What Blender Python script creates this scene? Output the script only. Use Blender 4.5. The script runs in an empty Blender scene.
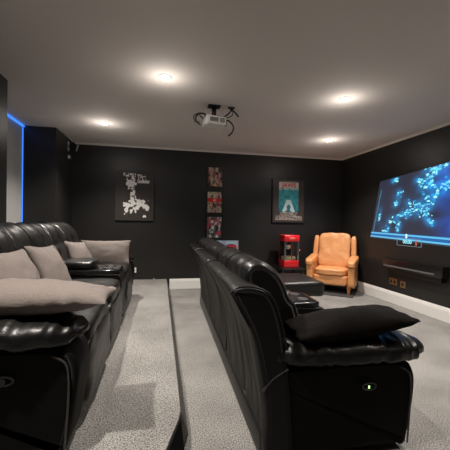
import bpy, bmesh, math, random
from mathutils import Vector, Matrix, Euler, noise
C = bpy.context.scene.collection
scene = bpy.context.scene
R = math.radians
random.seed(7)

# ------------------------------------------------------------------ camera
YAW, PITCH, ROLL, FPX, CAMH = 0.2046544, -0.01030593, 0.01598091, 312.4447, 1.1397953
D, XR, H, BH = 5.3035, 3.3248, 2.35, 0.168          # back wall, right wall, ceiling, skirting height
cam_d = bpy.data.cameras.new('camera'); cam = bpy.data.objects.new('camera', cam_d); C.objects.link(cam)
fw = Vector((math.sin(YAW)*math.cos(PITCH), math.cos(YAW)*math.cos(PITCH), math.sin(PITCH)))
rt = Vector((math.cos(YAW), -math.sin(YAW), 0)); up = rt.cross(fw)
r2 = math.cos(ROLL)*rt + math.sin(ROLL)*up; u2 = -math.sin(ROLL)*rt + math.cos(ROLL)*up
M = Matrix((r2, u2, -fw)).transposed().to_4x4(); M.translation = Vector((0, 0, CAMH))
cam.matrix_world = M
cam_d.sensor_width = 36; cam_d.lens = 36*FPX/450; cam_d.clip_start = .02
scene.camera = cam

# ------------------------------------------------------------------ world, exposure, light values
w = bpy.data.worlds.new('world'); scene.world = w; w.use_nodes = True
w.node_tree.nodes['Background'].inputs[0].default_value = (.01, .011, .013, 1)
w.node_tree.nodes['Background'].inputs[1].default_value = .3
vs = scene.view_settings
vs.view_transform = 'Standard'; vs.look = 'None'; vs.gamma = 1; vs.use_curve_mapping = False
vs.exposure = 0.42
SPOT_W, GLOW_W = 130, 1.6
LAMP_COL = (1.0, .915, .835)

# ------------------------------------------------------------------ materials
def new_mat(name):
    m = bpy.data.materials.new(name); m.use_nodes = True
    return m, m.node_tree.nodes, m.node_tree.links, m.node_tree.nodes['Principled BSDF']
def mat(name, col, rough=.6, metal=0, spec=.5, bump=0, bscale=20, emis=None, estr=0, coat=0, var=0, vscale=4):
    m, n, l, p = new_mat(name)
    p.inputs['Base Color'].default_value = (*col, 1); p.inputs['Roughness'].default_value = rough
    p.inputs['Metallic'].default_value = metal; p.inputs['Specular IOR Level'].default_value = spec
    p.inputs['Coat Weight'].default_value = coat
    if emis: p.inputs['Emission Color'].default_value = (*emis, 1); p.inputs['Emission Strength'].default_value = estr
    tc = n.new('ShaderNodeTexCoord')
    if var:
        t = n.new('ShaderNodeTexNoise'); t.inputs['Scale'].default_value = vscale; t.inputs['Detail'].default_value = 4
        l.new(tc.outputs['Object'], t.inputs['Vector'])
        cr = n.new('ShaderNodeValToRGB'); cr.color_ramp.elements[0].position = .3; cr.color_ramp.elements[1].position = .7
        cr.color_ramp.elements[0].color = (*[c*(1-var) for c in col], 1); cr.color_ramp.elements[1].color = (*[min(1, c*(1+var)) for c in col], 1)
        l.new(t.outputs['Fac'], cr.inputs['Fac']); l.new(cr.outputs['Color'], p.inputs['Base Color'])
    if bump:
        t = n.new('ShaderNodeTexNoise'); t.inputs['Scale'].default_value = bscale; t.inputs['Detail'].default_value = 6
        l.new(tc.outputs['Object'], t.inputs['Vector'])
        b = n.new('ShaderNodeBump'); b.inputs['Strength'].default_value = bump; b.inputs['Distance'].default_value = .01
        l.new(t.outputs['Fac'], b.inputs['Height']); l.new(b.outputs['Normal'], p.inputs['Normal'])
    return m
def leather(name, col, rough, big=.35, fine=.12, spec=.5, scale=9):
    m, n, l, p = new_mat(name)
    p.inputs['Base Color'].default_value = (*col, 1); p.inputs['Roughness'].default_value = rough
    p.inputs['Specular IOR Level'].default_value = spec
    tc = n.new('ShaderNodeTexCoord')
    a = n.new('ShaderNodeTexNoise'); a.inputs['Scale'].default_value = scale; a.inputs['Detail'].default_value = 3; a.inputs['Distortion'].default_value = 1.2
    v = n.new('ShaderNodeTexVoronoi'); v.inputs['Scale'].default_value = 170
    l.new(tc.outputs['Object'], a.inputs['Vector']); l.new(tc.outputs['Object'], v.inputs['Vector'])
    b1 = n.new('ShaderNodeBump'); b1.inputs['Strength'].default_value = big; b1.inputs['Distance'].default_value = .03
    b2 = n.new('ShaderNodeBump'); b2.inputs['Strength'].default_value = fine; b2.inputs['Distance'].default_value = .003
    l.new(a.outputs['Fac'], b1.inputs['Height']); l.new(v.outputs['Distance'], b2.inputs['Height'])
    l.new(b1.outputs['Normal'], b2.inputs['Normal']); l.new(b2.outputs['Normal'], p.inputs['Normal'])
    return m
def carpet_mat(name, a, b):
    m, n, l, p = new_mat(name)
    p.inputs['Roughness'].default_value = .95; p.inputs['Specular IOR Level'].default_value = .15
    tc = n.new('ShaderNodeTexCoord')
    t = n.new('ShaderNodeTexNoise'); t.inputs['Scale'].default_value = 160; t.inputs['Detail'].default_value = 3
    g = n.new('ShaderNodeTexNoise'); g.inputs['Scale'].default_value = 2.6; g.inputs['Detail'].default_value = 3
    l.new(tc.outputs['Object'], t.inputs['Vector']); l.new(tc.outputs['Object'], g.inputs['Vector'])
    cr = n.new('ShaderNodeValToRGB'); cr.color_ramp.elements[0].position = .36; cr.color_ramp.elements[1].position = .62
    cr.color_ramp.elements[0].color = (*a, 1); cr.color_ramp.elements[1].color = (*b, 1)
    l.new(t.outputs['Fac'], cr.inputs['Fac'])
    mx = n.new('ShaderNodeMix'); mx.data_type = 'RGBA'; mx.blend_type = 'MULTIPLY'; mx.inputs[0].default_value = .8
    c2 = n.new('ShaderNodeValToRGB'); c2.color_ramp.elements[0].position = .35; c2.color_ramp.elements[1].position = .65
    c2.color_ramp.elements[0].color = (.68, .68, .68, 1); c2.color_ramp.elements[1].color = (1, 1, 1, 1)
    l.new(g.outputs['Fac'], c2.inputs['Fac'])
    l.new(cr.outputs['Color'], mx.inputs[6]); l.new(c2.outputs['Color'], mx.inputs[7]); l.new(mx.outputs[2], p.inputs['Base Color'])
    bp = n.new('ShaderNodeBump'); bp.inputs['Strength'].default_value = .5; bp.inputs['Distance'].default_value = .006
    l.new(t.outputs['Fac'], bp.inputs['Height']); l.new(bp.outputs['Normal'], p.inputs['Normal'])
    return m
def painted_mat(name, emit=0, rough=.4):
    m, n, l, p = new_mat(name)
    a = n.new('ShaderNodeVertexColor'); a.layer_name = 'Col'
    p.inputs['Roughness'].default_value = rough
    if emit:
        p.inputs['Base Color'].default_value = (.01, .01, .012, 1)
        l.new(a.outputs['Color'], p.inputs['Emission Color']); p.inputs['Emission Strength'].default_value = emit
    else: l.new(a.outputs['Color'], p.inputs['Base Color'])
    return m
WALL = mat('dark_wall_paint', (.0150, .0143, .0137), .42, spec=.5, bump=.12, bscale=60, var=.12, vscale=2)
WALLG = mat('grey_alcove_paint', (.38, .38, .37), .7)
CEIL = mat('ceiling_paint', (.80, .745, .70), .8, bump=.05, bscale=30)
WHITE = mat('white_gloss_paint', (.78, .77, .74), .35)
CARPET = carpet_mat('grey_carpet', (.09, .087, .082), (.47, .455, .43))
RUGM = carpet_mat('dark_rug_pile', (.03, .03, .032), (.12, .12, .12))
STEP = mat('step_shade_black', (.010, .009, .008), .85, spec=.1)  # matte black: shade on the near step face as colour; reused in cup wells
LEA = leather('black_leather', (.007, .0068, .0065), .36, big=.22, spec=.42, scale=6)
LEAS = leather('smooth_black_leather', (.007, .0068, .0065), .38, big=.12, spec=.4, scale=5)
SHELL = leather('black_leather_shell', (.005, .0047, .0045), .48, big=.14, spec=.25, scale=4)
SIDE = mat('matte_black_side_leather', (.005, .0045, .0042), .65, spec=.12, bump=.1, bscale=25)
PIPE = mat('leather_piping', (.05, .048, .045), .3)
TAUPE = mat('taupe_fabric', (.165, .138, .124), .8, bump=.3, bscale=90, var=.08)
BROWNF = mat('dark_brown_fabric', (.009, .0073, .0065), .85, spec=.08, bump=.3, bscale=70, var=.1)
TAN = leather('tan_leather', (.72, .33, .13), .42, big=.3, fine=.05, scale=7)
WOOD = mat('orange_wood', (.36, .12, .035), .4, var=.2, vscale=12)
BLK = mat('black_plastic', (.012, .012, .012), .4)
BLKG = mat('gloss_black_plastic', (.01, .01, .01), .15)
GREY = mat('grey_plastic', (.12, .12, .12), .4)
LGREY = mat('light_grey_plastic', (.42, .42, .41), .4)
PROJW = mat('projector_white', (.92, .92, .88), .35)
CHROME = mat('brushed_chrome', (.6, .6, .6), .25, metal=1)
BRASS = mat('aged_brass', (.62, .40, .20), .35, metal=1)
RED = mat('red_enamel', (.62, .012, .018), .3, coat=.4)
POP = mat('popcorn', (.75, .62, .40), .8, bump=1, bscale=60)
FRAMEB = mat('black_frame', (.010, .010, .010), .35)
FRAMEBR = mat('dark_brown_frame', (.045, .033, .028), .5)
LAMP = mat('lamp_glow', (1, 1, 1), .5, emis=(1, .95, .88), estr=60)
LEDB = mat('blue_led', (.05, .1, .3), .5, emis=(.04, .22, 1), estr=1.1)
LEDG = mat('green_led', (.1, .3, .1), .5, emis=(.45, 1, .3), estr=2.5)
ART = painted_mat('printed_art', rough=.55)
ARTG = painted_mat('printed_art_gloss', rough=.3)
SCR = painted_mat('projection_light', emit=1.0)
TXTW = mat('white_print', (.75, .74, .72), .5)
TXTR = mat('red_print', (.65, .03, .03), .5)
TXTS = mat('screen_text', (.02, .02, .02), .5, emis=(.3, .8, .95), estr=.9)
m, n, l, p = new_mat('clear_glass'); GLASS = m
p.inputs['Base Color'].default_value = (1, 1, 1, 1); p.inputs['Roughness'].default_value = .03; p.inputs['Transmission Weight'].default_value = 1; p.inputs['IOR'].default_value = 1.1

# ------------------------------------------------------------------ helpers
def smooth(bm):
    for f in bm.faces: f.smooth = True
def obj(name, bm, material, parent=None, sm=True, loc=None, rot=None, sub=0):
    bmesh.ops.recalc_face_normals(bm, faces=bm.faces)
    if sm:
        smooth(bm)
        for f in bm.faces:
            if len(f.verts) > 10: f.smooth = False
    me = bpy.data.meshes.new(name); bm.to_mesh(me); bm.free()
    for mm in (material if isinstance(material, (list, tuple)) else [material]): me.materials.append(mm)
    o = bpy.data.objects.new(name, me); C.objects.link(o)
    if parent: o.parent = parent
    if loc: o.location = loc
    if rot: o.rotation_euler = rot
    if sub:
        s = o.modifiers.new('sub', 'SUBSURF'); s.levels = s.render_levels = sub
    return o
def thing(name, label, cat, loc=(0, 0, 0), rot=(0, 0, 0), group=None):
    o = bpy.data.objects.new(name, None); C.objects.link(o); o.location = loc; o.rotation_euler = rot
    o.empty_display_size = .1
    o['label'] = label; o['category'] = cat
    if group: o['group'] = group
    return o
def tag(o, label, cat, group=None):
    o['label'] = label; o['category'] = cat
    if group: o['group'] = group
    return o
def struct(name, bm, material, parent=None, sm=False):
    o = obj(name, bm, material, parent, sm)
    if not parent: o['kind'] = 'structure'
    return o
def box(bm, x0, x1, y0, y1, z0, z1, bev=0, seg=2, mi=0):
    before = set(bm.faces)
    v = [bm.verts.new(q) for q in ((x0,y0,z0),(x1,y0,z0),(x1,y1,z0),(x0,y1,z0),(x0,y0,z1),(x1,y0,z1),(x1,y1,z1),(x0,y1,z1))]
    fs = [bm.faces.new([v[i] for i in q]) for q in ((3,2,1,0),(4,5,6,7),(0,1,5,4),(1,2,6,5),(2,3,7,6),(3,0,4,7))]
    if bev:
        es = list({e for f in fs for e in f.edges})
        bmesh.ops.bevel(bm, geom=es, offset=bev, segments=seg, affect='EDGES', profile=.5)
    for f in set(bm.faces)-before: f.material_index = mi
    return bm
def B(*a, **k): return box(bmesh.new(), *a, **k)
def poly_prism(bm, pts_bot, pts_top):
    a = [bm.verts.new(p) for p in pts_bot]; b = [bm.verts.new(p) for p in pts_top]; n_ = len(a)
    bm.faces.new(list(reversed(a))); bm.faces.new(b)
    for i in range(n_): bm.faces.new((a[i], a[(i+1) % n_], b[(i+1) % n_], b[i]))
    return bm
def cyl(bm, c, r, h, axis='Z', seg=24, r2=None, mi=0):
    r2 = r if r2 is None else r2
    rings = []
    for k, (rr, t) in enumerate(((r, -h/2), (r2, h/2))):
        ring = []
        for i in range(seg):
            a = 2*math.pi*i/seg; q = (rr*math.cos(a), rr*math.sin(a), t)
            if axis == 'X': q = (q[2], q[0], q[1])
            if axis == 'Y': q = (q[0], q[2], q[1])
            ring.append(bm.verts.new(Vector(c)+Vector(q)))
        rings.append(ring)
    fs = [bm.faces.new(rings[0]), bm.faces.new(rings[1])]
    for i in range(seg): fs.append(bm.faces.new((rings[0][i], rings[0][(i+1) % seg], rings[1][(i+1) % seg], rings[1][i])))
    for f in fs: f.material_index = mi
    return bm
def lathe(bm, prof, c=(0, 0, 0), seg=28, axis='Z'):
    rings = []
    for r, z in prof:
        ring = []
        for i in range(seg):
            a = 2*math.pi*i/seg; q = (r*math.cos(a), r*math.sin(a), z)
            if axis == 'X': q = (q[2], q[0], q[1])
            if axis == 'Y': q = (q[0], q[2], q[1])
            ring.append(bm.verts.new(Vector(c)+Vector(q)))
        rings.append(ring)
    for k in range(len(rings)-1):
        for i in range(seg): bm.faces.new((rings[k][i], rings[k][(i+1) % seg], rings[k+1][(i+1) % seg], rings[k+1][i]))
    bm.faces.new(rings[0]); bm.faces.new(rings[-1])
    return bm
def catmull(pts, n=6, closed=False):
    pts = [Vector(p) for p in pts]; N = len(pts); out = []
    rng = range(N) if closed else range(N-1)
    for i in rng:
        if closed: p0, p1, p2, p3 = pts[i-1], pts[i], pts[(i+1) % N], pts[(i+2) % N]
        else: p0, p1, p2, p3 = pts[max(i-1, 0)], pts[i], pts[i+1], pts[min(i+2, N-1)]
        for k in range(n):
            t = k/n
            out.append(.5*((2*p1)+(-p0+p2)*t+(2*p0-5*p1+4*p2-p3)*t*t+(-p0+3*p1-3*p2+p3)*t**3))
    if not closed: out.append(pts[-1])
    return out
def tube(bm, pts, r, seg=8, n=6, sm=True):
    P = catmull(pts, n) if sm else [Vector(p) for p in pts]
    prev = None; rings = []
    nrm = None
    for i, p_ in enumerate(P):
        t = (P[min(i+1, len(P)-1)]-P[max(i-1, 0)]).normalized()
        if nrm is None: nrm = t.orthogonal().normalized()
        else: nrm = (nrm - t*nrm.dot(t)).normalized()
        b = t.cross(nrm)
        rr = r(i/(len(P)-1)) if callable(r) else r
        rings.append([bm.verts.new(p_+rr*(math.cos(2*math.pi*k/seg)*nrm+math.sin(2*math.pi*k/seg)*b)) for k in range(seg)])
    for a, b in zip(rings, rings[1:]):
        for k in range(seg): bm.faces.new((a[k], a[(k+1) % seg], b[(k+1) % seg], b[k]))
    bm.faces.new(rings[0]); bm.faces.new(rings[-1])
    return bm
def puff(c, s, k=5, n=10, rot=None, wr=0, ws=8, seed=0, stretch=(1, 1, 1), fn=None, bm=None):
    """rounded, padded block: superellipsoid of half sizes s"""
    bm = bm or bmesh.new()
    t = bmesh.new(); bmesh.ops.create_cube(t, size=2); bmesh.ops.subdivide_edges(t, edges=t.edges, cuts=n, use_grid_fill=True)
    rm = Euler(rot).to_matrix() if rot else None
    mp = {}
    for v in t.verts:
        q = v.co.copy()
        # spread samples towards the edges
        q = Vector([math.copysign(abs(a)**.8, a) for a in q])
        d = (abs(q.x)**k+abs(q.y)**k+abs(q.z)**k)**(1/k); q /= d
        pos = Vector((q.x*s[0], q.y*s[1], q.z*s[2]))
        if wr:
            nn = Vector((q.x/s[0], q.y/s[1], q.z/s[2])).normalized()
            f_ = noise.noise(Vector((pos.x*stretch[0], pos.y*stretch[1], pos.z*stretch[2]))*ws+Vector((seed*7.3, seed*3.1, seed)))
            f2 = noise.noise(Vector((pos.x*stretch[0], pos.y*stretch[1], pos.z*stretch[2]))*ws*2.3+Vector((seed, seed*5, 9)))
            pos += nn*wr*(-abs(f_)*2+.5*f2)
        if fn: pos = fn(pos)
        if rm: pos = rm @ pos
        mp[v] = bm.verts.new(pos+Vector(c))
    for f in t.faces: bm.faces.new([mp[v] for v in f.verts])
    t.free(); return bm
def sweep(prof, y0, y1, n=14, cap=.05, k=.9, wr=0, ws=10, seed=0, stretch=(1, 1, 1), sub=5, bm=None, crown=0, sm=True):
    """side profile (x, z) carried along y, its two ends rolled over like upholstery"""
    bm = bm or bmesh.new()
    P = [Vector((p[0], p[1], 0)) for p in prof]
    P = catmull(P, sub, closed=True) if sm else P
    sgn = 1 if sum(P[j-1].x*P[j].y-P[j].x*P[j-1].y for j in range(len(P))) > 0 else -1
    L = y1-y0; cap = min(cap, L*.45)
    ts = []
    for i in range(6): ts.append((y0+cap*(1-math.cos(i/6*math.pi/2)), i/6))
    for i in range(n+1): ts.append((y0+cap+(L-2*cap)*i/n, 1))
    for i in range(5, -1, -1): ts.append((y1-cap*(1-math.cos(i/6*math.pi/2)), i/6))
    rings = []
    area_r = cap*.8
    for y, t in ts:
        ins = area_r*(1-math.sqrt(max(0, 1-(1-t)**2)))*k if t < 1 else 0
        ring = []
        for j, q in enumerate(P):
            tn = (P[(j+1) % len(P)]-P[j-1]); nn = Vector((tn.y, -tn.x, 0)).normalized()*sgn
            pt = q - nn*ins
            cr_ = crown*math.sin(math.pi*min(1, max(0, (y-y0)/L))) if crown else 0
            pt = pt + nn*cr_
            if wr:
                v_ = Vector((pt.x*stretch[0], y*stretch[1], pt.y*stretch[2]))*ws+Vector((seed*3.7, seed*1.3, seed))
                pt = pt + nn*wr*(-abs(noise.noise(v_))*2+.5*noise.noise(v_*2.1))
            ring.append(bm.verts.new((pt.x, y, pt.y)))
        rings.append(ring)
    m_ = len(P)
    for a, b in zip(rings, rings[1:]):
        for j in range(m_): bm.faces.new((a[j], a[(j+1) % m_], b[(j+1) % m_], b[j]))
    for ring, y in ((rings[0], y0), (rings[-1], y1)):
        f = bm.faces.new(ring)
        r_ = bmesh.ops.inset_individual(bm, faces=[f], thickness=min(.02, cap*.4))
    return bm
def paint_panel(name, w_, h_, nx, ny, fn, material, parent, frame):
    """flat printed sheet w x h, colours come from fn(u, v); frame = (origin, udir, vdir)"""
    bm = bmesh.new(); lay = bm.loops.layers.float_color.new('Col')
    o_, ud, vd = [Vector(a) for a in frame]
    vs_ = [[bm.verts.new(o_+ud*(w_*i/nx)+vd*(h_*j/ny)) for i in range(nx+1)] for j in range(ny+1)]
    for j in range(ny):
        for i in range(nx):
            f = bm.faces.new((vs_[j][i], vs_[j][i+1], vs_[j+1][i+1], vs_[j+1][i]))
            c = fn((i+.5)/nx, (j+.5)/ny)
            for lp in f.loops: lp[lay] = (*c, 1)
    me = bpy.data.meshes.new(name); bm.to_mesh(me); bm.free(); me.materials.append(material)
    o = bpy.data.objects.new(name, me); C.objects.link(o); o.parent = parent
    return o
def text(name, s, size, material, parent, loc, rot, extr=.0008, bold=0, sx=1):
    cu = bpy.data.curves.new(name, 'FONT'); cu.body = s; cu.size = size; cu.extrude = extr; cu.align_x = 'CENTER'; cu.align_y = 'CENTER'; cu.offset = bold
    t = bpy.data.objects.new('tmp', cu); C.objects.link(t)
    bpy.context.view_layer.update()
    me = bpy.data.meshes.new_from_object(t.evaluated_get(bpy.context.evaluated_depsgraph_get()))
    bpy.data.objects.remove(t); me.name = name
    me.materials.clear(); me.materials.append(material)
    o = bpy.data.objects.new(name, me); C.objects.link(o); o.parent = parent; o.location = loc; o.rotation_euler = rot; o.scale = (sx, 1, 1)
    return o

# ------------------------------------------------------------------ room shell
XN, XA, XC = -1.328, -1.765, -1.362       # near left wall / alcove back
YB = -1.6
struct('floor', B(XA-.1, XR+.1, YB, D+.1, -.12, 0), CARPET)
bm = bmesh.new()
bot = [(XA, D, 0), (XA, YB, 0), (-.62, YB, 0), (.03, 1.20, 0), (.127, 1.55, 0), (.163, 1.66, 0), (.163, D, 0)]
top = [(XA, D, BH), (XA, YB, BH), (-.66, YB, BH), (-.01, 1.20, BH), (.10, 1.53, BH), (.115, 1.60, BH), (.115, D, BH)]
poly_prism(bm, bot, top)
pl = struct('floor_platform', bm, CARPET)
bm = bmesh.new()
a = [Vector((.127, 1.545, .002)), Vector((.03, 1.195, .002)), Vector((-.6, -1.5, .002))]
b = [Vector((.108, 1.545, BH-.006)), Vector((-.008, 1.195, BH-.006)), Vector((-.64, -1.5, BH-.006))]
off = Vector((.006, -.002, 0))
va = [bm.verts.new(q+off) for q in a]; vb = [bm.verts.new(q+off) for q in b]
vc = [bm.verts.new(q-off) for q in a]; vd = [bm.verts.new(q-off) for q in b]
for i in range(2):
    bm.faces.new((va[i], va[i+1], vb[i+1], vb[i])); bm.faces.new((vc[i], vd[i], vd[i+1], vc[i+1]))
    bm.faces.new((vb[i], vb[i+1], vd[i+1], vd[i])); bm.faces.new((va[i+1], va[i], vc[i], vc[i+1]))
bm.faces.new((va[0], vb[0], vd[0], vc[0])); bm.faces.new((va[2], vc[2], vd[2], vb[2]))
struct('step_shade_panel', bm, STEP)  # dark sheet added over the carpeted step face, its colour standing in for shade
struct('ceiling', B(XA-.1, XR+.1, YB, D+.1, H, H+.1), CEIL)
struct('wall_back', B(XA-.1, XR+.1, D, D+.1, 0, H), WALL)
struct('wall_right', B(XR, XR+.1, YB, D, 0, H), WALL)
struct('wall_rear', B(XA-.1, XR+.1, YB-.1, YB, 0, H), WALL)
struct('wall_left', B(XA-.1, XN, YB, 3.09, BH, H), WALL)
struct('wall_left_column', B(XA-.02, XC, 4.52, D, BH, H), WALL)
struct('wall_left_alcove', B(XA-.1, XA, 3.09, 4.52, BH, H), WALLG)
def skirt(name, pts0, pts1):
    """moulded board between two floor points; inner normal given by pts1 direction"""
    (x0, y0), (x1, y1) = pts0; nx_, ny_ = pts1
    prof = [(0, 0), (.016, 0), (.016, .125), (.013, .14), (.010, .150), (.008, .160), (.004, BH), (0, BH)]
    bm = bmesh.new(); A = [bm.verts.new((x0+nx_*d, y0+ny_*d, z)) for d, z in prof]; Bv = [bm.verts.new((x1+nx_*d, y1+ny_*d, z)) for d, z in prof]
    for i in range(len(prof)): bm.faces.new((A[i], A[(i+1) % 8], Bv[(i+1) % 8], Bv[i]))
    bm.faces.new(A); bm.faces.new(Bv)
    struct(name, bm, WHITE)
skirt('baseboard_back', ((.165, D), (XR, D)), (0, -1))
skirt('baseboard_right', ((XR, D), (XR, YB)), (-1, 0))
def cove(name, x0, y0, x1, y1, nx_, ny_):
    bm = bmesh.new(); prof = [(0, H), (.028, H), (.024, H-.008), (.010, H-.014), (.006, H-.024), (0, H-.026)]
    A = [bm.verts.new((x0+nx_*d, y0+ny_*d, z)) for d, z in prof]; Bv = [bm.verts.new((x1+nx_*d, y1+ny_*d, z)) for d, z in prof]
    for i in range(6): bm.faces.new((A[i], A[(i+1) % 6], Bv[(i+1) % 6], Bv[i]))
    bm.faces.new(A); bm.faces.new(Bv)
    struct(name, bm, CEIL)
cove('trim_2', XN, D, XR, D, 0, -1)
cove('trim_3', XR, D, XR, YB, -1, 0)

# ------------------------------------------------------------------ downlights
spots = [((.022, 2.694), 'recessed ceiling downlight directly above the aisle, left of the projector'),
         ((1.74, 2.749), 'recessed ceiling downlight right of the projector, the nearer one on the right side'),
         ((2.388, 4.146), 'recessed ceiling downlight nearest the armchair corner'),
         ((-.704, 4.147), 'recessed ceiling downlight nearest the black column, far left'),
         ((-.70, 1.0), 'recessed ceiling downlight above the near end of the platform sofa'), ((2.39, 1.2), 'recessed ceiling downlight above the right wall, nearer than the glowing screen')]
for i, ((x, y), lab) in enumerate(spots):
    t = thing('downlight', lab or 'recessed ceiling downlight nearer than the picture shows', 'ceiling light', (x, y, H), group='recessed downlights in the ceiling')
    obj('trim_ring', lathe(bmesh.new(), [(.044, -.002), (.045, -.007), (.056, -.007), (.060, -.001), (.060, .0)], seg=28), WHITE, t)
    obj('lamp', cyl(bmesh.new(), (0, 0, -.004), .042, .005, seg=24), LAMP, t)
    ld = bpy.data.lights.new('downlight_beam', 'SPOT'); ld.energy = SPOT_W*(.55 if i == 5 else 1); ld.color = LAMP_COL; ld.spot_size = R(125); ld.spot_blend = .9; ld.shadow_soft_size = .03
    lo = bpy.data.objects.new('downlight_beam', ld); C.objects.link(lo); lo.location = (0, 0, -.045); lo.parent = t
    ld = bpy.data.lights.new('downlight_spill', 'POINT'); ld.energy = GLOW_W; ld.color = LAMP_COL; ld.shadow_soft_size = .05
    lo = bpy.data.objects.new('downlight_spill', ld); C.objects.link(lo); lo.location = (0, 0, -.16); lo.parent = t

# ------------------------------------------------------------------ sofas
def make_sofa(label, loc, layout, far_len):
    """local x = forward, y = along the back, z = up. layout: list of (kind, y0, y1)"""
    t = thing('recliner_sofa', label, 'sofa', loc, (0, 0, layout.get('turn', 0)))
    t.scale = (layout.get('deep', 1), 1, 1)
    Y1 = far_len
    obj('base_frame', B(.06, .76, .05, Y1-.05, .0, .14, bev=.02), BLK, t)
    # outer shells
    shell = [(.075, .03), (.068, .22), (.045, .40), (.0, .62), (-.078, .79), (-.088, .822), (-.055, .842), (.02, .838), (.085, .80), (.135, .68), (.17, .50), (.19, .30), (.19, .04)]
    for i, (k, a, b) in enumerate(layout['shells']):
        o = obj('back_panel', sweep(shell, a, b, n=40, cap=.03, wr=.008, ws=3.0, seed=i+3, stretch=(.4, 4.5, .45)), SHELL, t)
        for yy in (a+.006, b-.006):
            obj('piping', tube(bmesh.new(), [(-.01, yy, .66), (-.080, yy, .795), (-.088, yy, .822), (-.055, yy, .844), (.02, yy, .840), (.085, yy, .802), (.135, yy, .682), (.165, yy, .54)], .0045, seg=6), LEA, o)
    back = [(.06, .42), (.06, .62), (.02, .78), (.005, .865), (.035, .918), (.10, .932), (.165, .902), (.215, .848), (.242, .79), (.256, .745), (.29, .70), (.315, .60), (.34, .52), (.345, .44), (.20, .40)]
    for i, (k, a, b) in enumerate(layout['backs']):
        o = obj('back_cushion', sweep(back, a+.004, b-.004, n=44, cap=.036, k=1.0, wr=.012, ws=3.2, seed=i*2+11, stretch=(.6, 2.0, .7), crown=.006, sub=6), LEA, t)
        for fr in (.36, .70) if b-a > .5 else (.5,):
            yy = a+(b-a)*fr
            obj('seam', tube(bmesh.new(), [(.012, yy, .78), (-.004, yy, .865), (.03, yy, .924), (.10, yy, .940), (.168, yy, .909), (.221, yy, .852), (.249, yy, .79)], .0035, seg=6), LEA, o)
    for i, (k, a, b) in enumerate(layout['seats']):
        ext = k == 'open'
        c = ((.24+.80)/2, (a+b)/2, .36)
        def crown_fn(q, hw=(b-a)/2):
            u = 1-min(1, (q.y/hw)**2); return Vector((q.x, q.y, q.z+(.018*u if q.z > 0 else 0)))
        obj('seat_cushion', puff(c, (.29, (b-a)/2-.003, .095), k=7, n=16, wr=.008, ws=6, seed=i+2, fn=crown_fn), LEAS, t)
        if not ext:
            f = obj('footrest', puff((.765, (a+b)/2, .22), (.055, (b-a)/2-.006, .165), k=6, n=12, wr=.008, ws=6, seed=i+21, stretch=(1, 1, 2)), LEAS, t)
        else:
            f = obj('footrest', puff((1.105, (a+b)/2, .365), (.275, (b-a)/2-.004, .095), k=8, n=14, wr=.006, ws=5, seed=i+21), LEAS, t)
            for yy in (a+.08, b-.08):
                obj('linkage', B(.66, 1.20, yy-.01, yy+.01, .24, .28), BLK, f, sm=False)
    for i, (k, a, b) in enumerate(layout['consoles']):
        body = [(.22, .04), (.22, .44), (.26, .475), (.74, .475), (.785, .45), (.80, .36), (.79, .20), (.77, .05)]
        co = obj('console', sweep(body, a+.003, b-.003, n=8, cap=.02, sub=3), SHELL, t)
        mid = (a+b)/2
        def tilt(q): return q
        obj('lid', puff((.40, mid, .555), (.165, (b-a)/2-.02, .045), k=4, n=12, wr=.006, ws=8, seed=5), LEA, co)
        obj('console_top', puff((.50, mid, .495), (.275, (b-a)/2-.012, .022), k=10, n=10), BLKG, co)
        for yy in (mid-.085, mid+.085):
            bm = bmesh.new()
            lathe(bm, [(.030, .521), (.034, .523), (.044, .523), (.046, .519), (.046, .512), (.030, .512)], c=(.67, yy, 0), seg=28)
            h_ = obj('cup_holder', bm, BLK, co)
            obj('well', cyl(bmesh.new(), (.67, yy, .5175), .036, .002), STEP, h_)
    # arms
    for k_, (a, b) in enumerate(((0, .26), (Y1-.26, Y1))):
        body = [(.085, .05), (.07, .25), (.06, .40), (.11, .43), (.20, .46), (.50, .465), (.75, .455), (.81, .40), (.82, .30), (.805, .16), (.785, .07), (.77, .035), (.70, .03), (.12, .03)]
        ar = obj('arm', sweep(body, a+.012, b-.012, n=6, cap=.035, wr=.004, ws=4, seed=k_+40, sub=4), SIDE, t)
        def droop(q):
            f_ = max(0, q.x/.37); z = q.z-.030*f_**2-(.02*(abs(q.y)/.14)**2)
            tap = 1-.10*f_**2
            return Vector((q.x, q.y*tap, z))
        obj('arm_pad', puff((.49-.045*max(k_, layout.get('short', 0)), (a+b)/2+(-.018 if k_ == 0 else -.02), .530), (.425-.045*max(k_, layout.get('short', 0)), (b-a)/2+.030, .064), k=3.0, n=48, wr=.011, ws=9, seed=k_+50, stretch=(2.0, .55, .6), fn=droop), LEA, ar)
        ye = a+.004 if k_ == 0 else b-.004
        sg = -1 if k_ == 0 else 1
        obj('piping', tube(bmesh.new(), [(.775, ye, .04), (.785, ye, .20), (.788, ye, .33), (.775, ye, .395), (.73, ye, .428)], .0045, seg=6), PIPE, ar)
        obj('piping', tube(bmesh.new(), [(.055, ye, .36), (.10, ye, .415), (.17, ye, .455)], .006, seg=6), PIPE, ar)
        if k_ == 0:
            bm = bmesh.new()
            bx = .565
            P = [(bx+.034*math.cos(q), ye-.006, .345+.017*math.sin(q)) for q in [i*2*math.pi/20 for i in range(21)]]
            tube(bm, P, .0035, seg=6, sm=False)
            sw = obj('recliner_switch', bm, GREY, ar)
            bm = bmesh.new(); cyl(bm, (bx-.003, ye-.005, .343), .012, .006, axis='Y', seg=16)
            obj('switch_button', bm, BLKG, sw)
            if layout.get('lit'):
                obj('indicator', B(bx-.006, bx-.001, ye-.011, ye-.007, .338, .350), LEDG, sw)
    return t
L = 2.95
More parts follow.
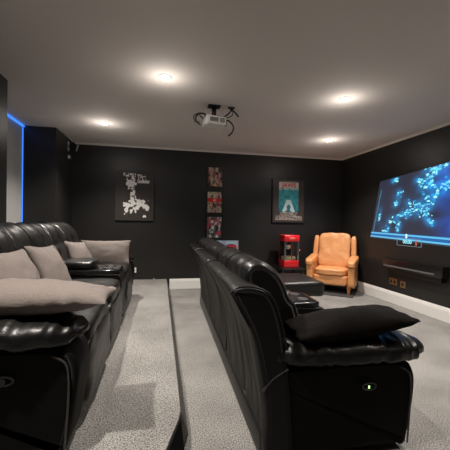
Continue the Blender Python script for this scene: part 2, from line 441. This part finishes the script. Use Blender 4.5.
right_layout = dict(lit=True, turn=-.024, deep=1.06,
    shells=[('s', .0, .98), ('s', 1.005, 1.98), ('s', 1.99, L)],
    backs=[('b', .19, 1.38), ('b', 1.38, L-.22)],
    seats=[('closed', .26, .90), ('closed', 1.32, 2.0), ('open', 2.0, L-.26)],
    consoles=[('c', .90, 1.32)])
left_layout = dict(deep=1.04, short=.9,
    shells=[('s', .0, .98), ('s', .99, 1.66), ('s', 1.67, L-.28)],
    backs=[('b', .22, .94), ('b', .94, 1.64), ('b', 1.64, 2.04), ('b', 2.04, L-.42)],
    seats=[('closed', .26, .94), ('closed', .94, 1.64), ('closed', 2.04, L-.26)],
    consoles=[('c', 1.64, 2.04)])
make_sofa('black leather recliner sofa on the lower floor, seen from behind, one footrest raised', (.415, 1.36, 0), right_layout, L)
make_sofa('black leather recliner sofa with taupe cushions on the raised platform by the left wall', (-1.17, 1.34, BH), left_layout, L-.06)

# ------------------------------------------------------------------ pillows
def pillow(label, loc, rot, w_, h_, th, material, seed, group=None, pinch=.10):
    """local x = width, y = height, z = thickness; four pulled corners"""
    bm = bmesh.new(); n_ = 26; top_ = []; bot_ = []
    for j in range(n_+1):
        a, b = [], []
        for i in range(n_+1):
            u, v = math.sin((i/n_*2-1)*math.pi/2), math.sin((j/n_*2-1)*math.pi/2)
            x = u*w_/2*(1-pinch*(1-v*v)); y = v*h_/2*(1-pinch*(1-u*u))
            t_ = th/2*(max(0, 1-u*u)**.5*max(0, 1-v*v)**.5)**1.05
            wv = Vector((x*9, y*9, seed))
            ang = noise.noise(wv)*.06+noise.noise(wv*2.3)*.03
            edge = (abs(u)**6+abs(v)**6)*.012*noise.noise(Vector((x*22, y*22, seed+4)))
            zt = t_*(1+ang*3)+edge; zb = -t_*(1+ang*2)+edge
            a.append(bm.verts.new((x, y, zt)))
            b.append(a[-1] if i in (0, n_) or j in (0, n_) else bm.verts.new((x, y, zb)))
        top_.append(a); bot_.append(b)
    for j in range(n_):
        for i in range(n_):
            bm.faces.new((top_[j][i], top_[j][i+1], top_[j+1][i+1], top_[j+1][i]))
            try: bm.faces.new((bot_[j][i], bot_[j+1][i], bot_[j+1][i+1], bot_[j][i+1]))
            except ValueError: pass
    o = obj('throw_pillow', bm, material, loc=loc); o.rotation_euler = rot
    return tag(o, label, 'cushion', group)
def frame_rot(xdir, ydir):
    x = Vector(xdir).normalized(); y = Vector(ydir); y = (y-x*y.dot(x)).normalized(); z = x.cross(y)
    return Matrix((x, y, z)).transposed().to_euler()
G1 = 'taupe cushions on the platform sofa'
pillow('long taupe cushion lying on the near arm of the platform sofa', (-.58, 1.50, .798), frame_rot((1, -.02, .0), (0, 1, -.04)), .74, .30, .155, TAUPE, 1, G1, .03)
pillow('taupe square cushion leaning on the platform sofa back, nearest the camera', (-.785, 1.98, .775), frame_rot((.12, 1, -.03), (-.5, .0, 1)), .42, .41, .15, TAUPE, 2, G1)
pillow('taupe square cushion leaning on the sofa back just before the cup holder console', (-.785, 2.54, .765), frame_rot((.10, 1, -.06), (-.5, -.05, 1)), .42, .40, .14, TAUPE, 3, G1)
pillow('taupe square cushion leaning on the platform sofa back beyond the console', (-.79, 3.42, .755), frame_rot((.25, 1, -.10), (-.5, .0, 1)), .40, .36, .14, TAUPE, 4, G1)
pillow('pale taupe oblong cushion propped against the far arm of the platform sofa', (-.64, 3.96, .745), frame_rot((1, .0, .0), (0, .32, 1)), .58, .31, .14, TAUPE, 5, G1, .07)
pillow('dark brown cushion resting on the near arm of the lower sofa', (.955, 1.45, .628), frame_rot((1, -.02, .095), (0, 1, -.02)), .64, .27, .155, BROWNF, 6, None, .03)

# ------------------------------------------------------------------ armchair
fx = Vector((.765, -.645, 0)).normalized()              # chair's left-to-right as seen
ang = math.atan2(fx.y, fx.x)
base = Vector((2.905, 4.33, 0)); fyv = Vector((-fx.y, fx.x, 0))
orig = base - fx*.33 + fyv*.04
t = thing('armchair', 'tan leather armchair with wooden legs standing in the far right corner', 'armchair', tuple(orig), (0, 0, ang))
# local: x left-right, y towards back (front edge at y = 0), z up
def P_(*a, **k): return puff(*a, **k)
W2 = .36
obj('seat_frame', P_((0, .27, .225), (.27, .27, .085), k=9, n=10, wr=.003), TAN, t)
obj('seat_cushion', P_((0, .24, .355), (.255, .265, .07), k=4.5, n=16, wr=.010, ws=7, seed=3), TAN, t)
obj('back_cushion', P_((0, .455, .68), (.262, .08, .30), k=7, n=18, wr=.012, ws=5, seed=6, rot=(R(-14), 0, 0)), TAN, t)
obj('back_frame', P_((0, .50, .51), (.31, .05, .39), k=8, n=12, rot=(R(-9), 0, 0)), TAN, t)
for s in (-1, 1):
    a = obj('arm', P_((s*.325, .25, .31), (.058, .255, .19), k=8, n=12, wr=.004), TAN, t)
    def dr(q): return Vector((q.x, q.y, q.z-.03*max(0, -q.y/.28)**2+.05*max(0, q.y/.28)))
    obj('arm_pad', P_((s*.33, .235, .515), (.075, .27, .065), k=3.6, n=16, wr=.010, ws=9, seed=8+s, fn=dr), TAN, a)
    # wing rising from arm to the top of the back
    obj('wing', P_((s*.315, .47, .66), (.045, .07, .27), k=4, n=12, rot=(R(-11), R(s*-2), 0)), TAN, t)
for s in (-1, 1):
    for yy in (.04, .50):
        bm = bmesh.new(); x0 = s*.29
        poly_prism(bm, [(x0-.016, yy-.016, .02), (x0+.016, yy-.016, .02), (x0+.016, yy+.016, .02), (x0-.016, yy+.016, .02)],
                   [(x0-.028, yy-.028, .16), (x0+.028, yy-.028, .16), (x0+.028, yy+.028, .16), (x0-.028, yy+.028, .16)])
        obj('leg', bm, WOOD, t, sm=False)
bm = B(-.37, .37, -.09, .56, .0, .018, bev=.006)
rg = obj('rug', bm, RUGM, sm=False); rg.location = tuple(orig); rg.rotation_euler = (0, 0, ang)
tag(rg, 'small dark grey rug lying under the tan armchair', 'rug')

# ------------------------------------------------------------------ popcorn machine on table
t = thing('side_table', 'low black side table under the red popcorn machine by the back wall', 'table', (2.16, 5.0, 0))
obj('table_top', B(-.20, .20, -.22, .22, .36, .39, bev=.006), BLK, t, sm=False)
for sx in (-1, 1):
    for sy in (-1, 1):
        obj('leg', B(sx*.17-.018, sx*.17+.018, sy*.19-.018, sy*.19+.018, 0, .36), BLK, t, sm=False)
obj('shelf', B(-.17, .17, -.19, .19, .10, .12), BLK, t, sm=False)
t = thing('popcorn_machine', 'red popcorn machine with glass cabinet standing on the black side table', 'popcorn machine', (2.145, 4.97, .391))
hw, hd = .130, .125
obj('base', B(-hw, hw, -hd, hd, .0, .125, bev=.012), RED, t)
obj('canopy', B(-hw-.006, hw+.006, -hd-.006, hd+.006, .435, .545, bev=.016), RED, t)
bm = bmesh.new(); box(bm, -hw+.01, hw-.01, hd-.02, hd-.012, .12, .44)
obj('back_wall', bm, BLK, t, sm=False)
for sx in (-1, 1):
    for sy in (-1, 1):
        obj('post', B(sx*(hw-.008)-.007, sx*(hw-.008)+.007, sy*(hd-.008)-.007, sy*(hd-.008)+.007, .12, .44), CHROME if sy < 0 else RED, t, sm=False)
gl = obj('glass_pane', B(-hw+.016, hw-.016, -hd+.004, -hd+.007, .125, .436), GLASS, t, sm=False)
for sx in (-1, 1):
    obj('glass_pane', B(sx*(hw-.006)-.0015, sx*(hw-.006)+.0015, -hd+.017, hd-.022, .125, .436), GLASS, t, sm=False)
obj('door_frame', box(box(B(-.006, .006, -hd-.002, -hd+.003, .13, .43), -hw+.016, -hw+.026, -hd-.002, -hd+.003, .13, .43), hw-.026, hw-.016, -hd-.002, -hd+.003, .13, .43), CHROME, t, sm=False)
obj('kettle', lathe(bmesh.new(), [(.03, .30), (.05, .305), (.056, .33), (.056, .37), (.058, .372), (.02, .385)], c=(-.02, .01, 0)), CHROME, t)
obj('kettle_arm', tube(bmesh.new(), [(-.02, .01, .38), (-.02, .01, .41), (-.02, .01, .436)], .008), CHROME, t)
pc = obj('popcorn', puff((0, 0, .15), (.122, .10, .045), k=3, n=12, wr=.02, ws=30, seed=2), POP, t); pc['kind'] = 'stuff'
obj('knob', cyl(bmesh.new(), (hw+.012, -hd+.02, .29), .018, .022, axis='X'), RED, t)
obj('emblem', B(-.05, .05, -hd-.010, -hd-.005, .47, .51, bev=.002), mat('sign_red', (.75, .15, .13), .4), t)

# ------------------------------------------------------------------ wall art
def ell(u, v, cx, cy, rx, ry, a=0):
    du, dv = u-cx, v-cy; ca, sa = math.cos(a), math.sin(a)
    return ((du*ca+dv*sa)/rx)**2+((-du*sa+dv*ca)/ry)**2
# canvas: generic white brush shapes on near-black
x0, z0, cw, ch = -.712, 1.135, .605, .79
t = thing('canvas_print', 'black canvas print with white abstract brush marks, left part of the back wall', 'picture', (x0+cw/2, D, z0))
obj('canvas', B(-cw/2, cw/2, -.035, -.001, 0, ch, bev=.003), FRAMEB, t, sm=False)
def f_canvas(u, v):
    bg = (.030, .024, .021)
    nz = noise.noise(Vector((u*14, v*18, 3)))
    on = False
    if ell(u, v, .40, .76, .13, .13) < 1+nz*.9: on = True
    if ell(u, v, .46, .50, .075, .13) < 1+nz*.6: on = True
    for cx, cy, rx, ry, a in ((.48, .36, .30, .07, .15), (.30, .24, .045, .12, -.5), (.52, .26, .14, .06, .7), (.80, .28, .10, .06, -.6), (.76, .09, .04, .03, 0), (.66, .33, .2, .05, -.35)):
        if ell(u, v, cx, cy, rx, ry, a) < 1+nz*1.6: on = True
    if .20 < u < .52 and .90 < v < .97 and noise.noise(Vector((u*40, v*30, 1))) > .0: on = True
    if on and noise.noise(Vector((u*15, v*17, 8))) > .28: on = False
    return (.85, .83, .80) if on else bg
paint_panel('print', cw-.004, ch-.004, 60, 78, f_canvas, ART, t, ((-cw/2+.002, -.0362, .002), (1, 0, 0), (0, 0, 1)))
text('lettering', 'The', .085, TXTW, t, (.10, -.0375, .715), (R(90), 0, 0), bold=.0035)
text('lettering', 'Godfather', .082, TXTW, t, (.135, -.0375, .640), (R(90), 0, 0), bold=.005, sx=.56)

# film poster: generic sea print in a dark brown frame
x0, z0, cw, ch = 1.945, 1.135, .625, .79
t = thing('framed_poster', 'framed teal and white poster with red lettering above the popcorn machine', 'picture', (x0+cw/2, D, z0))
obj('frame', B(-cw/2, cw/2, -.032, -.001, 0, ch, bev=.004), FRAMEB, t, sm=False)
obj('mat_board', B(-cw/2+.02, cw/2-.02, -.034, -.0325, .02, ch-.02), FRAMEBR, t, sm=False)
def f_sea(u, v):
    if v > .80: return (.66, .64, .58)
    if v > .74 and noise.noise(Vector((u*20, v*20, 0))) > -.1: return (.50, .60, .55)
    g = v/.8; nz = noise.noise(Vector((u*7, v*9, 2)))
    c = [.02+.05*g, .14+.28*g, .20+.25*g]
    wob = abs(u-.5)
    if v < .42 and wob < .10+.55*(.42-v) and wob+.5*nz*.4 > .42*(.36-v): return (.48, .62, .64)
    return tuple(max(0, a*(1+.5*nz)) for a in c)
paint_panel('print', .375, .53, 50, 70, f_sea, ARTG, t, ((-.19, -.035, .20), (1, 0, 0), (0, 0, 1)))
text('lettering', 'JAWS', .105, TXTR, t, (0, -.0365, .675), (R(90), 0, 0), bold=.003, sx=1.05)
def f_credit(u, v):
    r_ = int(v*7); nz = noise.noise(Vector((u*42, r_*3.3, 5)))
    return (.55, .50, .46) if (v*7) % 1 > .45 and nz > -.12 and abs(u-.5) < (.5 if r_ < 4 else .33) else (.045, .033, .028)
paint_panel('credits', .50, .145, 60, 28, f_credit, ART, t, ((-.25, -.0348, .045), (1, 0, 0), (0, 0, 1)))
def f_top(u, v):
    return (.50, .47, .42) if .3 < v < .7 and noise.noise(Vector((u*36, 1, 2))) > -.05 else (.045, .033, .028)
paint_panel('tagline', .36, .022, 50, 6, f_top, ART, t, ((-.18, -.0348, .735), (1, 0, 0), (0, 0, 1)))

# three small comic-like prints
def comic(seed, cols, band=None):
    q = random.Random(seed)
    pts = [(q.random(), q.random(), q.choice(cols), q.uniform(.6, 1.5)) for _ in range(70)]
    def f(u, v):
        if band and abs(v-band[0]) < band[1]+.03*noise.noise(Vector((u*9, 2, seed))):
            return (.70, .02, .02) if ell(u, v, .5, band[0], .12, .06) > 1 else (.85, .45, .35)
        uu = u+.03*noise.noise(Vector((u*12, v*12, seed))); vv = v+.03*noise.noise(Vector((u*12, v*12, seed+7)))
        best = min(pts, key=lambda p: ((uu-p[0])**2+((vv-p[1])*.8)**2)*p[3])
        return best[2]
    return f
K = [(.02, .015, .015), (.45, .10, .06), (.10, .08, .09), (.55, .45, .25), (.30, .06, .07), (.16, .12, .18), (.50, .36, .28)]
K2 = [(.45, .35, .30), (.10, .05, .05), (.62, .50, .38), (.35, .10, .08), (.5, .46, .34)]
K3 = [(.03, .03, .03), (.40, .45, .42), (.12, .13, .13), (.60, .62, .58), (.05, .05, .06), (.50, .06, .10)]
for (za, zb, f, lab) in ((1.745, 2.065, comic(3, K), 'small framed colourful print, topmost of the column of three'),
                         (1.295, 1.65, comic(9, K2, (.60, .09)), 'small framed print with a red band, middle of the column of three'),
                         (.865, 1.22, comic(17, K3), 'small framed grey and red print, lowest of the column of three')):
    t = thing('framed_print', lab, 'picture', (.91, D, za), group='small framed prints on the back wall')
    hh = zb-za; w_ = .255
    obj('frame', box(box(box(B(-.145, .145, -.012, -.001, -.012, hh+.012), -.145, -w_/2, -.022, -.012, -.012, hh+.012), w_/2, .145, -.022, -.012, -.012, hh+.012), -w_/2, w_/2, -.022, -.012, hh, hh+.012), FRAMEB, t, sm=False)
    paint_panel('print', w_-.01, hh, 34, 46, f, ARTG, t, ((-w_/2+.005, -.0135, 0), (1, 0, 0), (0, 0, 1)))
# blue and red boxed print partly behind the sofa
t = thing('boxed_print', 'pale blue panel with red oval on the back wall, half hidden behind the sofa', 'picture', (1.14, D, .50))
obj('frame', B(-.20, .20, -.03, -.001, 0, .315, bev=.003), mat('pale_blue_card', (.30, .48, .62), .5), t, sm=False)
def f_blue(u, v):
    if u > .955: return (.62, .32, .26)
    if ell(u, v, .68, .66, .24, .17) < 1: return (.62, .05, .06) if ell(u, v, .68, .66, .2, .13) < 1 and noise.noise(Vector((u*30, v*20, 1))) > -.3 else (.12, .03, .10)
    return (.36, .38, .60) if noise.noise(Vector((u*4, v*5, 2))) > 0 else (.45, .62, .72)
paint_panel('print', .39, .305, 60, 46, f_blue, ARTG, t, ((-.195, -.0312, .005), (1, 0, 0), (0, 0, 1)))

# ------------------------------------------------------------------ projected screen on the right wall
t = thing('screen', 'glowing blue projection screen with playback bar on the right wall', 'screen', (XR, 3.5, .9))
def scr_pt(s, v):                                # s: 0 far edge .. 1 near edge, v: 0 bottom .. 1 top (playback bar included)
    y = (4.455-s*1.94) if v < .13 else None
    yb, yt = 4.455-1.94*s, 4.25-1.74*s
    zb, zt = .922-.055*s, 1.80+.125*s
    return Vector((-.004, (yb+(yt-yb)*v)-3.5, (zb+(zt-zb)*v)-.9))
clusters = [(434, 169, 7, 3), (443, 166, 6, 3), (424, 186, 5, 4), (434, 184, 6, 3), (447, 184, 4, 5), (411, 203, 5, 3), (417, 208, 6, 3), (408, 213, 6, 4), (399, 194, 3, 3), (396, 203, 2, 3), (395, 180, 2, 2), (430, 203, 4, 3), (435, 196, 4, 3), (440, 190, 4, 3), (428, 213, 2, 6), (432, 221, 2, 4), (393, 222, 5, 2), (400, 216, 6, 2), (386, 230, 3, 3), (398, 227, 2, 5), (419, 180, 3, 2), (432, 175, 5, 4), (427, 196, 2, 3), (422, 214, 4, 3), (380, 215, 1, 6)]
fwv, rtv, upv = fw, r2, u2
cl_sv = []
def wall_sv(px, py):
    """place a cluster measured on the photograph onto the wall's own (s, v) surface"""
    d = fwv*FPX + rtv*(px-225) - upv*(py-225); k = XR/d.x; y, z = d.y*k, CAMH+d.z*k
    v = .5
    for _ in range(12):
        s = (4.455+(4.25-4.455)*v-y)/(1.94+(1.74-1.94)*v)
        v = (z-(.922-.055*s))/((1.80+.125*s)-(.922-.055*s))
    return s, v
for px, py, rx, ry in clusters:
    s, v = wall_sv(px, py); s2, v2 = wall_sv(px+rx, py-ry)
    cl_sv.append((s, v, abs(s2-s)+.008, ry/66))
rnd = random.Random(4)
flakes = []
for s, v, rs, rv in cl_sv:
    for _ in range(max(9, int(rs*rv*5200))):
        flakes.append((s+rnd.gauss(0, rs*.55), v+rnd.gauss(0, rv*.55), rnd.uniform(.003, .016), rnd.uniform(.004, .016), rnd.uniform(-1.2, 1.2), rnd.random()))
def f_scr(u, v):
    n1 = noise.noise(Vector((u*4, v*3, 1))); n2 = noise.noise(Vector((u*14, v*9, 6)))
    c = Vector((.022, .024, .042))
    gb = 1.1*math.exp(-((u-.66)/.10)**2-((v-.80)/.25)**2)+math.exp(-((u-.76)/.11)**2-((v-.25)/.22)**2)
    c += Vector((.0, .07, .45))*gb*(.7+.6*n2)
    halo = 0
    for s, vv, rs, rv in cl_sv:
        halo += math.exp(-((u-s)/(rs*1.1+.012))**2-((v-vv)/(rv*1.1+.02))**2)
    c += Vector((.0, .14, .34))*min(1.2, halo)*max(0, .55+.9*n2)
    if abs(u-.02-.02*v) < .007 and .1 < v < .85: c += Vector((.01, .10, .16))
    if v < .115 :
        c = Vector((.012, .10, .30)) if v > .02 else Vector((.02, .03, .04))
        if .085 < v < .108 or .020 < v < .045: c = Vector((.10, .42, .66))
    return c
nx, ny = 230, 130
bm = bmesh.new(); lay = bm.loops.layers.float_color.new('Col')
col = [[f_scr((i+.5)/nx, (j+.5)/ny) for i in range(nx)] for j in range(ny)]
for s, v, a, b, an, q in flakes:
    for j in range(max(14, int((v-.04)*ny)), min(ny, int((v+.04)*ny)+1)):
        for i in range(max(0, int((s-.03)*nx)), min(nx, int((s+.03)*nx)+1)):
            if ell((i+.5)/nx, (j+.5)/ny, s, v, a, b, an) < 1:
                col[j][i] = Vector((.12, .62, .80)) if q < .6 else (Vector((.35, .85, .90)) if q < .82 else Vector((.02, .30, .62)))
vv_ = [[bm.verts.new(scr_pt(i/nx, j/ny)) for i in range(nx+1)] for j in range(ny+1)]
for j in range(ny):
    for i in range(nx):
        f = bm.faces.new((vv_[j][i], vv_[j][i+1], vv_[j+1][i+1], vv_[j+1][i]))
        for lp in f.loops: lp[lay] = (*col[j][i], 1)
me = bpy.data.meshes.new('picture'); bm.to_mesh(me); bm.free(); me.materials.append(SCR)
o = bpy.data.objects.new('picture', me); C.objects.link(o); o.parent = t
# time box under the bar
ya, yb, za, zb = 3.875-3.5, 3.445-3.5, .955-.9, .845-.9
bm = bmesh.new()
for (y0, y1, z0, z1) in ((yb, ya, za-.006, za), (yb, ya, zb, zb+.006), (ya-.006, ya, zb, za), (yb, yb+.006, zb, za)): box(bm, -.006, -.002, y0, y1, z0, z1)
obj('time_box', bm, mat('time_box_line', (.05, .05, .05), .5, emis=(.35, .45, .55), estr=.35), t, sm=False)
text('time_readout', '00:00', .07, TXTS, t, (-.006, .185, -.001+.003), (R(90), 0, R(-90)), bold=.001)
obj('playback_marker', B(-.008, -.005, 3.70-3.5-.012, 3.70-3.5+.012, .955-.9, 1.01-.9), mat('marker_glow', (.1, .1, .1), .5, emis=(.6, .95, 1), estr=1.1), t, sm=False)
obj('record_mark', B(-.008, -.005, 3.53-3.5-.015, 3.53-3.5+.015, .865-.9, .93-.9), mat('red_glow', (.1, .02, .02), .5, emis=(.35, .08, .07), estr=.8), t, sm=False)

# soundbar shelf
t = thing('soundbar', 'long black soundbar mounted on the right wall below the glowing screen', 'soundbar', (XR, 3.55, .45))
obj('body', B(-.10, -.001, -.50, .50, .060, .198, bev=.006), BLKG, t, sm=False)
obj('lower_body', B(-.06, -.001, -.46, .36, .0, .060, bev=.004), BLK, t, sm=False)
obj('front_strip', B(-.104, -.1005, -.40, .47, .088, .108), GREY, t, sm=False)
obj('end_cap', B(-.103, -.001, -.512, -.501, .07, .20), BLKG, t, sm=False)
# brass sockets
t = thing('socket', 'double brass wall socket under the soundbar on the right wall', 'wall socket', (XR, 3.93, .315))
obj('plate', B(-.010, -.001, -.075, .075, -.045, .045, bev=.003), BRASS, t, sm=False)
for y in (-.036, .036):
    obj('outlet', B(-.013, -.0105, y-.022, y+.022, -.026, .012), BLK, t, sm=False)
    obj('rocker', B(-.015, -.0105, y-.008, y+.008, .018, .034), BLK, t, sm=False)
t = thing('aerial_socket', 'single square brass socket right of the double brass socket', 'wall socket', (XR, 3.745, .305))
obj('plate', B(-.010, -.001, -.045, .045, -.045, .045, bev=.003), BRASS, t, sm=False)
obj('outlet', B(-.013, -.0105, -.020, .020, -.020, .020), BLK, t, sm=False)
# white socket back wall
t = thing('socket', 'white double wall socket low on the back wall beside the platform sofa', 'wall socket', (-.445, D, .325))
obj('plate', B(-.073, .073, -.010, -.001, -.043, .043, bev=.003), WHITE, t, sm=False)
for x in (-.036, .036):
    obj('outlet', B(x-.012, x+.012, -.013, -.0105, -.022, .008), BLK, t, sm=False)
    obj('rocker', B(x-.008, x+.008, -.014, -.0105, .016, .032), LGREY, t, sm=False)
tag(obj('cable_clip', B(-.008, .008, -.015, -.001, 0, .014, bev=.003), WHITE, loc=(-.09, D, BH+.002)), 'tiny white clip at the foot of the back wall on the platform', 'clip')

# ------------------------------------------------------------------ projector
t = thing('projector', 'white projector hanging from the ceiling on a black bracket', 'projector', (.535, 3.24, H), (0, 0, R(0)))
obj('ceiling_plate', B(-.065, .065, -.045, .045, -.018, -.001, bev=.004), BLK, t, sm=False)
obj('drop_pole', cyl(bmesh.new(), (0, 0, -.07), .024, .11), BLK, t)
br = obj('bracket', B(-.07, .07, -.06, .06, -.130, -.118, bev=.003), BLK, t, sm=False)
body = obj('body', B(-.10, .115, -.10, .10, -.215, -.130, bev=.012, seg=3), PROJW, t)
body.rotation_euler = (0, R(1.5), R(5))
bm = bmesh.new()
for i in range(9): box(bm, -.06+i*.010, -.054+i*.010, -.1025, -.099, -.195, -.148)
obj('vent_grille', bm, GREY, body, sm=False)
bm = bmesh.new()
for i in range(5): box(bm, .045, .095, -.1025, -.099, -.195+i*.010, -.190+i*.010)
obj('connector_panel', bm, GREY, body, sm=False)
obj('lens', cyl(bmesh.new(), (.118, -.02, -.172), .030, .03, axis='X'), BLKG, body)
obj('foot', cyl(bmesh.new(), (-.088, -.085, -.222), .012, .022), PROJW, body)
bm = bmesh.new(); tube(bm, [(-.08, .0, -.113), (-.11, -.03, -.10), (-.17, -.06, -.12), (-.20, -.08, -.17), (-.18, -.09, -.215), (-.15, -.10, -.235)], .009)
tube(bm, [(-.085, .02, -.105), (-.11, .0, -.09), (-.16, -.02, -.095), (-.215, -.05, -.14), (-.20, -.06, -.20), (-.15, -.08, -.20)], .005)
tube(bm, [(-.16, -.06, -.13), (-.12, -.06, -.16)], .006)
tag(obj('power_cable', bm, BLK, loc=(.535, 3.24, H)), 'looped black cables hanging left of the projector', 'cable')
bm = bmesh.new(); tube(bm, [(.12, .02, -.13), (.165, -.03, -.16), (.20, -.05, -.22), (.185, -.06, -.28), (.145, -.06, -.32)], .008)
tag(obj('power_cable', bm, BLK, loc=(.535, 3.24, H)), 'black cable drooping below the right side of the projector', 'cable')
bm = bmesh.new(); tube(bm, [(.08, 0, -.112), (.12, 0, -.10), (.17, .0, -.055), (.20, .0, -.012)], .008)
tube(bm, [(.08, -.02, -.114), (.13, -.02, -.12), (.19, -.02, -.09), (.20, -.02, -.03)], .005)
tube(bm, [(.17, 0, -.02), (.22, -.01, -.05), (.26, -.02, -.10)], .009)
box(bm, .15, .22, -.02, .02, -.012, -.001)
tag(obj('power_cable', bm, BLK, loc=(.535, 3.24, H)), 'black cable bundle running to the ceiling right of the projector bracket', 'cable')

# ------------------------------------------------------------------ column speaker and sensor
t = thing('wall_speaker', 'small black speaker with pale round front near the ceiling by the column', 'speaker', (-1.36, 5.13, 2.09))
obj('housing', puff((0, 0, 0), (.028, .045, .05), k=4, n=8), BLK, t)
obj('round_front', lathe(bmesh.new(), [(.004, -.02), (.020, -.018), (.030, -.006), (.030, .004), (.02, .01)], c=(.0, -.05, -.015), axis='Y'), LGREY, t)
obj('bracket', tube(bmesh.new(), [(0, .01, .04), (.0, .0, .09), (-.028, .0, .12)], .008), BLK, t)
o = obj('cable_cover', B(-.012, .012, -.010, 0, -.06, .06, bev=.003), LGREY, loc=(-1.29, D-.002, 2.27), rot=(0, R(14), 0)); tag(o, 'short slanting grey bracket at the top left of the back wall', 'bracket')
bm = bmesh.new(); box(bm, .0, .012, -.03, .03, .02, .075, bev=.003); box(bm, .0, .012, -.03, .03, -.06, .0, bev=.003)
tag(obj('cable_clip', bm, LGREY, loc=(XC+.001, 5.05, 2.22)), 'pair of small grey clips on the column side above the speaker', 'clip')

# ------------------------------------------------------------------ LED strip
bm = B(XA+.004, XA+.03, 3.12, 4.515, H-.022, H-.012)
box(bm, XA+.004, XA+.012, 4.505, 4.515, BH+.05, H-.03)
tag(obj('led_strip', bm, LEDB, sm=False), 'blue glowing light strip along the top and corner of the left alcove', 'light strip')
